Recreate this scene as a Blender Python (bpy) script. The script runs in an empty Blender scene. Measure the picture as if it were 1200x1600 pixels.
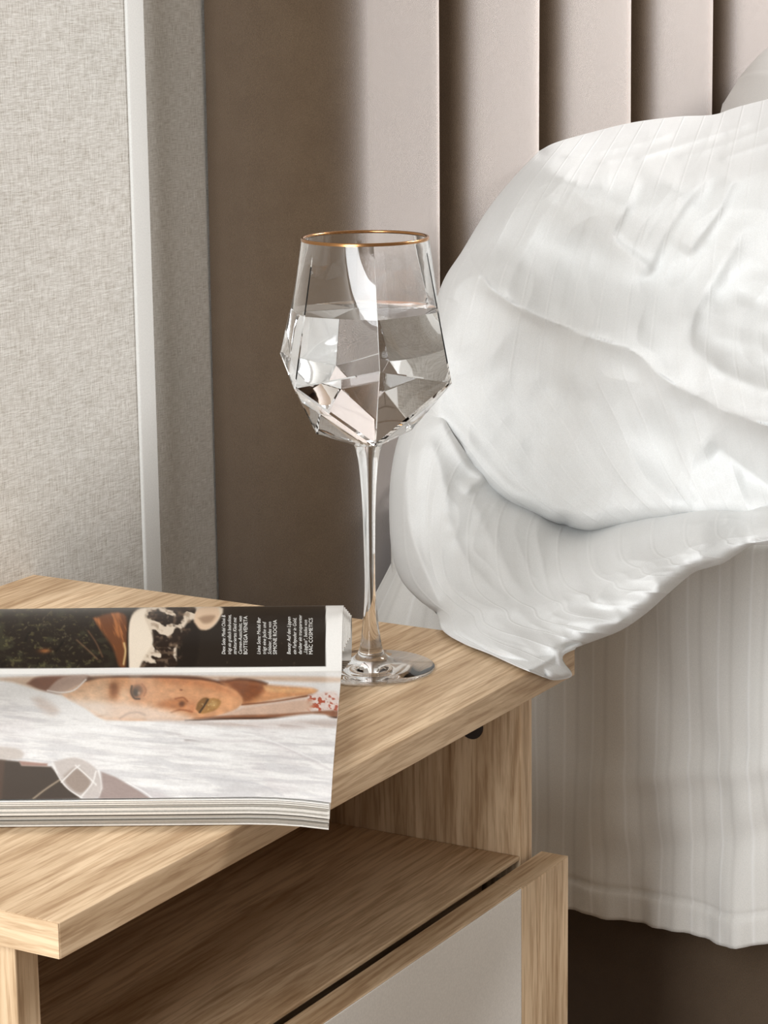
import bpy, bmesh, math, random
import numpy as np
from mathutils import Vector, Matrix

random.seed(4)
rng = np.random.default_rng(7)
scene = bpy.context.scene
col = scene.collection
T = 0.5                                    # height of the nightstand top above the floor

# ------------------------------------------------------------------ camera
F_PX, PITCH, ROLL, YAW = 3986.04, 0.21393, -0.01293, 1.04066
CAM = np.array([-1.1006, -0.6540, 0.3617 + T])
_fw = np.array([math.sin(YAW)*math.cos(PITCH), math.cos(YAW)*math.cos(PITCH), -math.sin(PITCH)])
_r0 = np.array([math.cos(YAW), -math.sin(YAW), 0.0])
_u0 = np.cross(_r0, _fw)
_r = _r0*math.cos(ROLL) + _u0*math.sin(ROLL)
_u = _u0*math.cos(ROLL) - _r0*math.sin(ROLL)
cam_data = bpy.data.cameras.new('camera')
cam_data.sensor_fit = 'VERTICAL'
cam_data.sensor_height = 36.0
cam_data.sensor_width = 27.0
cam_data.lens = F_PX*36.0/1600.0
cam_data.clip_start = 0.01
cam = bpy.data.objects.new('camera', cam_data)
col.objects.link(cam)
M = Matrix.Identity(4)
for i in range(3):
    M[i][0], M[i][1], M[i][2], M[i][3] = _r[i], _u[i], -_fw[i], CAM[i]
cam.matrix_world = M
scene.camera = cam

# ------------------------------------------------------------------ world, light, exposure
world = bpy.data.worlds.new('room_light')
scene.world = world
world.use_nodes = True
bg = world.node_tree.nodes['Background']
bg.inputs['Color'].default_value = (1.0, 0.89, 0.77, 1)
bg.inputs['Strength'].default_value = 0.33

def area_light(name, loc, target, sx, sy, power, color):
    l = bpy.data.lights.new(name, 'AREA')
    l.shape = 'RECTANGLE'; l.size = sx; l.size_y = sy
    l.energy = power; l.color = color
    o = bpy.data.objects.new(name, l); col.objects.link(o)
    o.location = loc
    d = Vector(target) - Vector(loc)
    o.rotation_euler = d.to_track_quat('-Z', 'Y').to_euler()
    return o
# daylight from the bedroom window, across the bed and from the foot end
area_light('window_light', (2.12, -1.50, T+2.05), (0.25, 0.05, T+0.05), 1.0, 1.0, 98, (0.99, 0.99, 1.0))
# added soft fill from the left of the nightstand, no window known there
area_light('side_fill_light', (-2.1, -0.16, T+0.66), (0.3, -0.05, T+0.05), 0.75, 2.1, 52, (0.93, 0.97, 1.0))

scene.view_settings.view_transform = 'Standard'
scene.view_settings.look = 'None'
scene.view_settings.gamma = 1.0
scene.view_settings.use_curve_mapping = False
scene.view_settings.exposure = 0.12
scene.cycles.max_bounces = 16
scene.cycles.transmission_bounces = 16
scene.cycles.glossy_bounces = 8
scene.cycles.caustics_refractive = True
scene.cycles.caustics_reflective = False
scene.cycles.sample_clamp_indirect = 6.0
scene.cycles.use_denoising = True

# ------------------------------------------------------------------ helpers
def rays(px, py):
    px = np.asarray(px, float); py = np.asarray(py, float)
    return _fw + ((px-600)/F_PX)[..., None]*_r + ((800-py)/F_PX)[..., None]*_u
def on_x(px, py, X):
    d = rays(px, py); t = (np.asarray(X, float)-CAM[0])/d[..., 0]
    return CAM + d*t[..., None]
def proj(P):
    d = np.asarray(P, float) - CAM
    z = d @ _fw
    return 600 + F_PX*(d @ _r)/z, 800 - F_PX*(d @ _u)/z

def empty(name, loc, label=None, cat=None, parent=None):
    o = bpy.data.objects.new(name, None); col.objects.link(o)
    o.empty_display_size = 0.05
    if parent is not None:
        o.parent = parent
        loc = Vector(loc) - world_loc(parent)
    o.location = loc
    if label: o['label'] = label
    if cat: o['category'] = cat
    return o
def world_loc(o):
    v = Vector(o.location)
    while o.parent is not None:
        o = o.parent; v = v + Vector(o.location)
    return v
def link_mesh(name, me, mat, parent=None, loc=None):
    """mesh in world coordinates; moved to its own origin loc (or the parent's)"""
    o = bpy.data.objects.new(name, me); col.objects.link(o)
    base = Vector(loc) if loc is not None else (world_loc(parent) if parent is not None else Vector((0, 0, 0)))
    me.transform(Matrix.Translation(-base))
    if parent is not None:
        o.parent = parent
        o.location = base - world_loc(parent)
    else:
        o.location = base
    if mat is not None: me.materials.append(mat)
    return o
def mesh_pydata(name, v, f, smooth=False):
    me = bpy.data.meshes.new(name)
    me.from_pydata([tuple(map(float, p)) for p in v], [], [tuple(map(int, q)) for q in f])
    me.update()
    if smooth:
        me.polygons.foreach_set('use_smooth', [True]*len(me.polygons))
    return me
def box(name, x0, x1, y0, y1, z0, z1, mat, parent=None, bevel=0.0008, loc=None, seg=2):
    bm = bmesh.new()
    bmesh.ops.create_cube(bm, size=1)
    for v in bm.verts:
        v.co = Vector(((x0+x1)/2+v.co.x*(x1-x0), (y0+y1)/2+v.co.y*(y1-y0), (z0+z1)/2+v.co.z*(z1-z0)))
    if bevel:
        bmesh.ops.bevel(bm, geom=bm.edges[:], offset=bevel, segments=seg, affect='EDGES', profile=0.5)
    me = bpy.data.meshes.new(name); bm.to_mesh(me); bm.free()
    return link_mesh(name, me, mat, parent, loc)
def grid_mesh(name, P, uv=None, smooth=True, flip=False):
    nv, nu = P.shape[:2]
    idx = np.arange(nv*nu).reshape(nv, nu)
    q = np.stack([idx[:-1, :-1], idx[:-1, 1:], idx[1:, 1:], idx[1:, :-1]], -1).reshape(-1, 4)
    if flip: q = q[:, ::-1]
    me = bpy.data.meshes.new(name)
    me.vertices.add(nv*nu); me.vertices.foreach_set('co', P.reshape(-1).astype(np.float32))
    me.loops.add(len(q)*4); me.loops.foreach_set('vertex_index', q.reshape(-1).astype(np.int32))
    me.polygons.add(len(q))
    me.polygons.foreach_set('loop_start', np.arange(0, len(q)*4, 4, dtype=np.int32))
    me.update(calc_edges=True); me.validate()
    if smooth: me.polygons.foreach_set('use_smooth', [True]*len(me.polygons))
    if uv is not None:
        l = me.uv_layers.new(name='cloth')
        l.data.foreach_set('uv', uv.reshape(-1, 2)[q.reshape(-1)].reshape(-1).astype(np.float32))
    return me
def join_meshes(name, mats, meshes):
    bm = bmesh.new()
    for m in meshes: bm.from_mesh(m)
    me = bpy.data.meshes.new(name); bm.to_mesh(me); bm.free()
    return me
def lathe(profile, n, name, cx=0, cy=0, smooth=True):
    v = []; f = []
    for r, z in profile:
        for k in range(n):
            a = 2*math.pi*k/n
            v.append((cx+r*math.cos(a), cy+r*math.sin(a), z))
    for i in range(len(profile)-1):
        for k in range(n):
            f.append(((i+1)*n+k, (i+1)*n+(k+1) % n, i*n+(k+1) % n, i*n+k))
    return mesh_pydata(name, v, f, smooth)
def crom(pts, n):
    """Catmull-Rom through pts, resampled at n points evenly by length"""
    p = np.array(pts, float)
    ext = np.vstack([2*p[0]-p[1], p, 2*p[-1]-p[-2]])
    out = []
    for i in range(1, len(ext)-2):
        t = np.linspace(0, 1, 24, endpoint=False)[:, None]
        a, b, c, d = ext[i-1], ext[i], ext[i+1], ext[i+2]
        out.append(0.5*((2*b)+(-a+c)*t+(2*a-5*b+4*c-d)*t**2+(-a+3*b-3*c+d)*t**3))
    out = np.vstack(out+[p[-1:]])
    s = np.r_[0, np.cumsum(np.linalg.norm(np.diff(out, axis=0), axis=1))]
    q = np.linspace(0, s[-1], n)
    return np.stack([np.interp(q, s, out[:, k]) for k in range(p.shape[1])], -1)

# ------------------------------------------------------------------ materials
def new_mat(name):
    m = bpy.data.materials.new(name); m.use_nodes = True
    nt = m.node_tree
    b = nt.nodes['Principled BSDF']
    return m, nt, b
def N(nt, kind, **kw):
    n = nt.nodes.new(kind)
    for k, v in kw.items():
        if k in n.inputs: n.inputs[k].default_value = v
        else: setattr(n, k, v)
    return n
def ramp(nt, stops):
    r = nt.nodes.new('ShaderNodeValToRGB')
    e = r.color_ramp.elements
    while len(e) > 1: e.remove(e[-1])
    e[0].position = stops[0][0]; e[0].color = (*stops[0][1], 1)
    for p, c in stops[1:]:
        k = e.new(p); k.color = (*c, 1)
    return r
def coords(nt, scale, rot=(0, 0, 0), out='Object'):
    tc = nt.nodes.new('ShaderNodeTexCoord'); mp = nt.nodes.new('ShaderNodeMapping')
    mp.inputs['Scale'].default_value = scale; mp.inputs['Rotation'].default_value = rot
    nt.links.new(tc.outputs[out], mp.inputs['Vector'])
    return mp.outputs['Vector']
def mixc(nt, fac, a, b, mode='MIX'):
    m = nt.nodes.new('ShaderNodeMix'); m.data_type = 'RGBA'; m.blend_type = mode
    if isinstance(fac, (int, float)): m.inputs['Factor'].default_value = fac
    else: nt.links.new(fac, m.inputs['Factor'])
    for s, x in (('A', a), ('B', b)):
        sock = [i for i in m.inputs if i.name == s and i.type == 'RGBA'][0]
        if isinstance(x, tuple): sock.default_value = (*x, 1)
        else: nt.links.new(x, sock)
    return [o for o in m.outputs if o.type == 'RGBA'][0]
def bump(nt, height, strength, dist, normal=None):
    b = nt.nodes.new('ShaderNodeBump')
    b.inputs['Strength'].default_value = strength; b.inputs['Distance'].default_value = dist
    nt.links.new(height, b.inputs['Height'])
    if normal is not None: nt.links.new(normal, b.inputs['Normal'])
    return b.outputs['Normal']

def wood_mat(name, axis, light=(0.74, 0.552, 0.362), dark=(0.40, 0.250, 0.130)):
    m, nt, b = new_mat(name)
    def sc(along, cross):
        s = [cross]*3; s[axis] = along; return tuple(s)
    v1 = coords(nt, sc(3.0, 26.0))
    n1 = N(nt, 'ShaderNodeTexNoise', Scale=1.0, Detail=7.0, Roughness=0.62, Distortion=0.9)
    nt.links.new(v1, n1.inputs['Vector'])
    v2 = coords(nt, sc(22.0, 420.0))
    n2 = N(nt, 'ShaderNodeTexNoise', Scale=1.0, Detail=3.0, Roughness=0.6, Distortion=0.3)
    nt.links.new(v2, n2.inputs['Vector'])
    v3 = coords(nt, sc(6.0, 110.0))
    n3 = N(nt, 'ShaderNodeTexNoise', Scale=1.0, Detail=5.0, Roughness=0.65, Distortion=1.2)
    nt.links.new(v3, n3.inputs['Vector'])
    r1 = ramp(nt, [(0.30, dark), (0.44, tuple(0.5*(a+c) for a, c in zip(light, dark))), (0.56, light), (0.72, tuple(min(1, 1.12*a) for a in light))])
    nt.links.new(n1.outputs['Fac'], r1.inputs['Fac'])
    r3 = ramp(nt, [(0.36, (0.72, 0.65, 0.58)), (0.50, (1, 1, 1))])
    nt.links.new(n3.outputs['Fac'], r3.inputs['Fac'])
    r2 = ramp(nt, [(0.40, (0.62, 0.54, 0.47)), (0.53, (1, 1, 1))])
    nt.links.new(n2.outputs['Fac'], r2.inputs['Fac'])
    c = mixc(nt, 0.75, r1.outputs['Color'], r3.outputs['Color'], 'MULTIPLY')
    c = mixc(nt, 0.60, c, r2.outputs['Color'], 'MULTIPLY')
    nt.links.new(c, b.inputs['Base Color'])
    b.inputs['Roughness'].default_value = 0.5
    b.inputs['Specular IOR Level'].default_value = 0.15
    nt.links.new(bump(nt, n2.outputs['Fac'], 0.25, 0.0006), b.inputs['Normal'])
    return m
WOOD_X = wood_mat('oak_grain_along', 0)
WOOD_Y = wood_mat('oak_grain_across', 1)
WOOD_Z = wood_mat('oak_grain_upright', 2)

def plain_mat(name, colr, rough=0.5, metal=0.0, spec=0.5, grain=0.0, gscale=900):
    m, nt, b = new_mat(name)
    n = N(nt, 'ShaderNodeTexNoise', Scale=float(gscale), Detail=3.0)
    nt.links.new(coords(nt, (1, 1, 1)), n.inputs['Vector'])
    r = ramp(nt, [(0.3, tuple(c*0.94 for c in colr)), (0.7, tuple(min(1, c*1.04) for c in colr))])
    nt.links.new(n.outputs['Fac'], r.inputs['Fac'])
    nt.links.new(r.outputs['Color'], b.inputs['Base Color'])
    b.inputs['Roughness'].default_value = rough; b.inputs['Metallic'].default_value = metal
    b.inputs['Specular IOR Level'].default_value = spec
    if grain: nt.links.new(bump(nt, n.outputs['Fac'], grain, 0.0005), b.inputs['Normal'])
    return m
DRAWER_WHITE = plain_mat('cream_lacquer', (0.84, 0.80, 0.745), 0.45, grain=0.1)
TRIM_MAT = plain_mat('pale_profile', (0.70, 0.69, 0.66), 0.5)
DARK_PLASTIC = plain_mat('dark_fitting', (0.03, 0.02, 0.015), 0.5)
FLOOR_MAT = plain_mat('floor_laminate', (0.16, 0.105, 0.065), 0.5)
GOLD = plain_mat('gold_band', (0.42, 0.215, 0.09), 0.22, metal=1.0)

def velvet_mat():
    m, nt, b = new_mat('taupe_velvet')
    n = N(nt, 'ShaderNodeTexNoise', Scale=1600.0, Detail=4.0, Roughness=0.7)
    nt.links.new(coords(nt, (1, 1, 1)), n.inputs['Vector'])
    n2 = N(nt, 'ShaderNodeTexNoise', Scale=45.0, Detail=4.0, Roughness=0.6)
    nt.links.new(coords(nt, (1, 1, 1)), n2.inputs['Vector'])
    r = ramp(nt, [(0.3, (0.066, 0.041, 0.022)), (0.7, (0.125, 0.083, 0.048))])
    nt.links.new(n.outputs['Fac'], r.inputs['Fac'])
    r2 = ramp(nt, [(0.35, (0.90, 0.88, 0.86)), (0.65, (1, 1, 1))])
    nt.links.new(n2.outputs['Fac'], r2.inputs['Fac'])
    c = mixc(nt, 1.0, r.outputs['Color'], r2.outputs['Color'], 'MULTIPLY')
    nt.links.new(c, b.inputs['Base Color'])
    b.inputs['Roughness'].default_value = 0.9
    b.inputs['Specular IOR Level'].default_value = 0.1
    b.inputs['Sheen Weight'].default_value = 0.0
    b.inputs['Sheen Roughness'].default_value = 0.35
    b.inputs['Sheen Tint'].default_value = (1.0, 0.92, 0.87, 1)
    bn = bump(nt, n.outputs['Fac'], 0.35, 0.0008)
    nt.links.new(bn, b.inputs['Normal'])
    # pile: fibres that catch light along the surface
    sh = nt.nodes.new('ShaderNodeBsdfSheen')
    sh.inputs['Color'].default_value = (3.2, 3.05, 3.03, 1); sh.inputs['Roughness'].default_value = 0.42
    nt.links.new(bn, sh.inputs['Normal'])
    ad = nt.nodes.new('ShaderNodeAddShader'); out = nt.nodes['Material Output']
    nt.links.new(b.outputs[0], ad.inputs[0]); nt.links.new(sh.outputs[0], ad.inputs[1])
    nt.links.new(ad.outputs[0], out.inputs['Surface'])
    return m
VELVET = velvet_mat()

def linen_wall_mat():
    m, nt, b = new_mat('linen_wallpaper')
    h = N(nt, 'ShaderNodeTexNoise', Scale=1.0, Detail=3.0, Roughness=0.65)
    nt.links.new(coords(nt, (130, 130, 1900)), h.inputs['Vector'])
    v = N(nt, 'ShaderNodeTexNoise', Scale=1.0, Detail=3.0, Roughness=0.65)
    nt.links.new(coords(nt, (1900, 1900, 130)), v.inputs['Vector'])
    g = N(nt, 'ShaderNodeTexNoise', Scale=9.0, Detail=3.0)
    nt.links.new(coords(nt, (1, 1, 1)), g.inputs['Vector'])
    add = N(nt, 'ShaderNodeMath', operation='ADD')
    nt.links.new(h.outputs['Fac'], add.inputs[0]); nt.links.new(v.outputs['Fac'], add.inputs[1])
    half = N(nt, 'ShaderNodeMath', operation='MULTIPLY'); half.inputs[1].default_value = 0.5
    nt.links.new(add.outputs[0], half.inputs[0])
    r = ramp(nt, [(0.34, (0.36, 0.325, 0.275)), (0.48, (0.56, 0.535, 0.495)), (0.62, (0.72, 0.705, 0.67))])
    nt.links.new(half.outputs[0], r.inputs['Fac'])
    r2 = ramp(nt, [(0.3, (0.95, 0.95, 0.94)), (0.7, (1, 0.985, 0.97))])
    nt.links.new(g.outputs['Fac'], r2.inputs['Fac'])
    c = mixc(nt, 1.0, r.outputs['Color'], r2.outputs['Color'], 'MULTIPLY')
    nt.links.new(c, b.inputs['Base Color'])
    b.inputs['Roughness'].default_value = 0.8; b.inputs['Specular IOR Level'].default_value = 0.2
    nt.links.new(bump(nt, half.outputs[0], 0.5, 0.0010), b.inputs['Normal'])
    return m
LINEN = linen_wall_mat()

def cotton_mat(name, freq, base=(0.80, 0.785, 0.755), line=0.35):
    """white woven cotton; thin dobby stripes run along the cloth (uv.y), spaced over uv.x"""
    m, nt, b = new_mat(name)
    uv = nt.nodes.new('ShaderNodeUVMap'); uv.uv_map = 'cloth'
    sep = nt.nodes.new('ShaderNodeSeparateXYZ'); nt.links.new(uv.outputs['UV'], sep.inputs[0])
    def mth(op, a, bb=None):
        n = nt.nodes.new('ShaderNodeMath'); n.operation = op
        for i, x in enumerate((a, bb)):
            if x is None: continue
            if isinstance(x, (int, float)): n.inputs[i].default_value = x
            else: nt.links.new(x, n.inputs[i])
        return n.outputs[0]
    s = mth('MULTIPLY', sep.outputs['X'], float(freq))
    tri = mth('ABSOLUTE', mth('SUBTRACT', mth('FRACT', s), 0.5))      # 0 in the middle of a stripe
    thin = mth('SUBTRACT', 1.0, mth('MINIMUM', mth('MULTIPLY', tri, 14.0), 1.0))
    tri2 = mth('ABSOLUTE', mth('SUBTRACT', mth('FRACT', mth('ADD', s, 0.42)), 0.5))
    thin2 = mth('SUBTRACT', 1.0, mth('MINIMUM', mth('MULTIPLY', tri2, 9.0), 1.0))
    w = N(nt, 'ShaderNodeTexNoise', Scale=1500.0, Detail=3.0, Roughness=0.7)
    nt.links.new(coords(nt, (1, 1, 1)), w.inputs['Vector'])
    g = N(nt, 'ShaderNodeTexNoise', Scale=40.0, Detail=5.0, Roughness=0.6)
    nt.links.new(coords(nt, (1, 1, 1)), g.inputs['Vector'])
    r = ramp(nt, [(0.3, tuple(c*0.93 for c in base)), (0.7, tuple(min(1, c*1.05) for c in base))])
    nt.links.new(w.outputs['Fac'], r.inputs['Fac'])
    c = mixc(nt, mth('MULTIPLY', thin, line), r.outputs['Color'], (0.93, 0.92, 0.90))
    c = mixc(nt, mth('MULTIPLY', thin2, line*0.45), c, (0.50, 0.47, 0.43))
    nt.links.new(c, b.inputs['Base Color'])
    b.inputs['Roughness'].default_value = 0.85; b.inputs['Specular IOR Level'].default_value = 0.15
    b.inputs['Sheen Weight'].default_value = 0.12
    hsum = mth('ADD', mth('MULTIPLY', thin, 0.6), mth('ADD', mth('MULTIPLY', w.outputs['Fac'], 0.35), mth('MULTIPLY', g.outputs['Fac'], 1.6)))
    nt.links.new(bump(nt, hsum, 0.35, 0.0010), b.inputs['Normal'])
    return m

def glass_mat(name, ior):
    m = bpy.data.materials.new(name); m.use_nodes = True
    nt = m.node_tree; nt.nodes.clear()
    g = nt.nodes.new('ShaderNodeBsdfGlass'); o = nt.nodes.new('ShaderNodeOutputMaterial')
    g.inputs['Color'].default_value = (1, 1, 1, 1); g.inputs['Roughness'].default_value = 0.0; g.inputs['IOR'].default_value = ior
    nt.links.new(g.outputs[0], o.inputs['Surface'])
    return m
GLASS = glass_mat('clear_glass', 1.48)
WATER = glass_mat('clear_water', 1.333)
WATER_SIDE = glass_mat('water_against_glass', 1.333/1.48)

# ------------------------------------------------------------------ the setting
YW = 0.300                                 # plane of the back wall
wall = box('wall_back', -2.2, 2.6, YW, YW+0.12, 0.0, 2.6, LINEN, bevel=0)
wall['kind'] = 'structure'; wall['label'] = 'greige linen-textured wallpaper on the wall behind the bed'
pan = box('wallpaper_panel', -2.2, 0.1985, YW-0.0125, YW-0.0002, 0.0, 2.6, LINEN, wall, bevel=0)
tr = box('trim_1', 0.1985, 0.2165, YW-0.0145, YW-0.0002, 0.0, 2.6, TRIM_MAT, bevel=0.0012)
tr['kind'] = 'structure'; tr['label'] = 'pale grey vertical trim strip on the linen wall'
fl = box('floor', -2.2, 2.6, -2.4, YW, -0.05, 0.0, FLOOR_MAT, bevel=0)
fl['kind'] = 'structure'; fl['label'] = 'brown floor under the nightstand and bed'

# ------------------------------------------------------------------ bed with channelled headboard
BX = 0.305                                 # left side of the bed
bed = empty('bed', (1.1, -0.8, 0.0), 'upholstered taupe velvet bed with a vertical-channel headboard', 'bed')
HB_Z0, HB_Z1 = 0.04, T+0.72
hb = box('headboard', BX+0.004, 1.95, 0.252, YW-0.001, HB_Z0, HB_Z1, VELVET, bed, bevel=0.004)
CH = 0.1605
def channel(x0, x1, first=False):
    pts = []
    yg, b = 0.246, 0.048
    n = 64
    if first:
        # closed, rounded end of the headboard: flat side, soft shoulder, then the front
        pts += [(x0, YW-0.002), (x0, 0.285), (x0-0.001, 0.268), (x0-0.001, 0.252)]
        for k in range(1, 17):
            a = math.pi/2*k/16
            pts.append((x0+0.040*(1-math.cos(a)), 0.246-0.048*math.sin(a)))
        for k in range(1, 13):
            s = k/12; pts.append((x0+0.040+(x1-0.03-x0-0.040)*s, 0.198+0.0*s))
        for k in range(1, 15):
            a = math.pi/2*k/14
            pts.append((x1-0.03+0.03*math.sin(a), yg-0.048*math.cos(a)))
    else:
        for k in range(n+1):
            s = -1+2*k/n
            s = math.copysign(abs(s)**0.45, s)
            pts.append((x0+(x1-x0)*(s+1)/2, yg-b*(max(0, 1-abs(s)**8))**(1/2.2)-0.002*(1-s*s)))
    pts = np.array(pts)
    zs = np.r_[HB_Z0, np.linspace(HB_Z0+0.012, HB_Z1-0.012, 24), HB_Z1]
    rows = []
    for i, z in enumerate(zs):
        q = pts.copy()
        if i in (0, len(zs)-1): q[:, 1] = np.maximum(q[:, 1], 0.25)
        q[:, 1] += 0.0006*np.sin(z*9+x0*31)
        rows.append(np.c_[q, np.full(len(q), z)])
    P = np.array(rows)
    return grid_mesh('channel', P, smooth=True, flip=False)
xe = [BX-0.005, 0.4590, 0.6065]
while xe[-1] < 1.8: xe.append(xe[-1]+CH)
for k in range(len(xe)-1):
    link_mesh('channel', channel(xe[k], xe[k+1], k == 0), VELVET, hb)
base = box('base_rail', BX+0.01, 1.93, -1.85, 0.235, 0.03, T-0.14, VELVET, bed, bevel=0.012, seg=3)
matt = box('mattress', BX+0.012, 1.92, -1.83, 0.185, T-0.135, T+0.03, plain_mat('mattress_ticking', (0.72, 0.70, 0.66), 0.9), bed, bevel=0.03, seg=4)

# ------------------------------------------------------------------ bed sheet hanging down the side
COTTON_SHEET = cotton_mat('striped_cotton_sheet', 1/0.021, base=(0.80, 0.78, 0.74), line=0.55)
def vnoise(x, y, seed):
    """smooth value noise"""
    r = np.random.default_rng(seed).random((64, 64))*2-1
    xi = np.floor(x).astype(int); yi = np.floor(y).astype(int)
    fx = x-xi; fy = y-yi
    fx = fx*fx*(3-2*fx); fy = fy*fy*(3-2*fy)
    a = r[yi % 64, xi % 64]; b = r[yi % 64, (xi+1) % 64]; c = r[(yi+1) % 64, xi % 64]; d = r[(yi+1) % 64, (xi+1) % 64]
    return (a*(1-fx)+b*fx)*(1-fy)+(c*(1-fx)+d*fx)*fy
def smooth01(a, b, x):
    t = np.clip((x-a)/(b-a), 0, 1); return t*t*(3-2*t)
def make_sheet():
    ny, nz = 320, 110
    yy = 0.172-1.35*np.linspace(0, 1, ny)**1.5                 # from the headboard towards the foot end
    tt = np.linspace(0, 1, nz)                                 # 0 top of the mattress, 1 hem
    Y, t = np.meshgrid(yy, tt)
    hem = -0.234 + 0.0018*np.sin(Y*41+0.6) + 0.0012*np.sin(Y*97)
    hem = hem + 0.05*smooth01(0.06, 0.18, Y)*0
    Z = 0.034 + (hem-0.034)*t
    X = 0.296 + 0.0*Y
    X = X + 0.010*smooth01(0.9, 0.0, t)**2                      # leans out a little at the top
    X = X - 0.012*t
    # hanging folds: soft, fanning downwards
    X = X - 0.0045*t*np.sin(Y*58+0.8*np.sin(t*3)+0.4) - 0.0030*t**2*np.sin(Y*131+1.1)
    X = X - 0.006*np.exp(-((Y-0.015-0.10*(t-0.8))/0.020)**2)*smooth01(0.55, 1.0, t)
    X = X + 0.004*vnoise((Y+3)*20+t*2.5, t*3.0+Y*14, 3)+0.002*vnoise((Y+3)*55, t*7+Y*30, 5)
    X = X - 0.0035*np.exp(-((t-0.62-0.9*(Y+0.05))/0.035)**2)*smooth01(0.05, -0.05, Y)
    X = X + 0.0035*np.exp(-((t-0.80-1.1*(Y+0.05))/0.05)**2)*smooth01(0.05, -0.05, Y)
    # hem: stitched double edge
    X = X - 0.0012*smooth01(0.925, 0.935, t) + 0.0016*np.exp(-((t-0.928)/0.006)**2)
    X = X + 0.0009*np.sin(Y*420)*smooth01(0.90, 0.99, t)
    # top rolls over onto the mattress
    roll = smooth01(0.10, 0.0, t)
    X = X + 0.05*roll; Z = Z + 0.004*roll
    # near the headboard the sheet tucks in towards the mattress corner
    X = X + 0.045*smooth01(0.125, 0.18, Y)**2*(1-0.6*t)
    Yd = Y + (0.004+0.03*smooth01(0.15, 0.5, t))*smooth01(0.10, 0.172, Y)
    P = np.stack([X, Yd, Z+T], -1)
    UV = np.stack([Y*1.0+0.02*(t-0.5)*smooth01(0.2, -0.2, Y), t], -1)
    # second layer gives the cloth thickness
    return P, UV
P, UV = make_sheet()
me = grid_mesh('bed_sheet', P, UV, flip=True)
sheet = link_mesh('bed_sheet', me, COTTON_SHEET, None, (0.3, -0.3, T-0.24))
sol = sheet.modifiers.new('thickness', 'SOLIDIFY'); sol.thickness = 0.0012; sol.offset = 0
sheet['label'] = 'white woven-stripe sheet hanging down the bed side with stitched hem'
sheet['category'] = 'bed sheet'

# ------------------------------------------------------------------ nightstand
XL, XR, YF, YB = -0.3658, 0.0865, -0.0756, 0.2875
ns = empty('nightstand', ((XL+XR)/2, (YF+YB)/2, 0.0), 'oak-effect nightstand with open shelf and cream drawer front beside the bed', 'nightstand')
TH = 0.0150
top = box('tabletop', XL+0.0006, XR-0.0006, YF, YB, T-TH, T, WOOD_X, ns, bevel=0.0004)
for x0 in (XL, XR-0.0006): box('edge_band', x0, x0+0.0006, YF+0.0002, YB-0.0002, T-TH+0.0002, T-0.0002, WOOD_Y, top, bevel=0.0002)
PY = -0.050                                # front of the side panels
SHZ = T-0.1172
box('side_panel', -0.3613, -0.3468, PY, YB-0.004, SHZ-0.0152, T-TH-0.0002, WOOD_Z, ns, bevel=0.0006)
rp = box('side_panel', 0.0720, 0.0860, PY, YB-0.004, SHZ-0.0152, T-TH-0.0002, WOOD_Z, ns, bevel=0.0006)
box('back_panel', -0.3466, 0.0718, YB-0.018, YB-0.004, SHZ, T-TH-0.0002, WOOD_X, ns, bevel=0.0004)
sf = box('shelf', -0.3466, 0.0718, PY+0.0005, YB-0.0182, SHZ-0.0026, SHZ, WOOD_X, ns, bevel=0.0006)
box('shelf_core', -0.3466, 0.0718, PY+0.022, YB-0.0182, SHZ-0.0150, SHZ-0.0027, WOOD_X, sf, bevel=0.0003)
LY = -0.070
box('carcass_rail', -0.3400, 0.0690, PY+0.022, YB-0.004, SHZ-0.0310, SHZ-0.0156, WOOD_X, ns, bevel=0.0004)
LZ = SHZ-0.0022                            # top of the drawer unit
for x0, x1 in ((-0.3640, -0.3085), (0.0347, 0.0902)):
    lp = box('leg_panel', x0, x1, LY, LY+0.0165, 0.002, LZ-0.0006, WOOD_Z, ns, bevel=0.0003)
    box('edge_band', x0, x1, LY, LY+0.0165, LZ-0.0005, LZ, WOOD_X, lp, bevel=0.0002)
    box('lower_side', x0 if x0 < -0.2 else x1-0.0150, x0+0.0150 if x0 < -0.2 else x1, LY+0.0187, YB-0.004, 0.002, SHZ-0.0158, WOOD_Z, ns, bevel=0.0006)
for z0, z1 in ((SHZ-0.185, LZ), (0.03, SHZ-0.189)):
    dr = box('drawer', -0.3080, 0.0342, LY+0.0008, LY+0.0165, z0, z1, WOOD_X, ns, bevel=0.0004)
    face = box('drawer_face', -0.3080, 0.0342, LY, LY+0.0007, z0, z1-0.0004, DRAWER_WHITE, dr, bevel=0.0002)
    face['label'] = 'cream lacquered drawer face'
# round cam fitting on the inner face of the right side panel
bm = bmesh.new()
bmesh.ops.create_cone(bm, cap_ends=True, segments=24, radius1=0.0072, radius2=0.0068, depth=0.0012,
                      matrix=Matrix.Translation((0.0716, -0.0205, T-0.0475)) @ Matrix.Rotation(math.pi/2, 4, 'Y'))
me = bpy.data.meshes.new('cam_fitting'); bm.to_mesh(me); bm.free()
link_mesh('cam_fitting', me, DARK_PLASTIC, rp)

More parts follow.
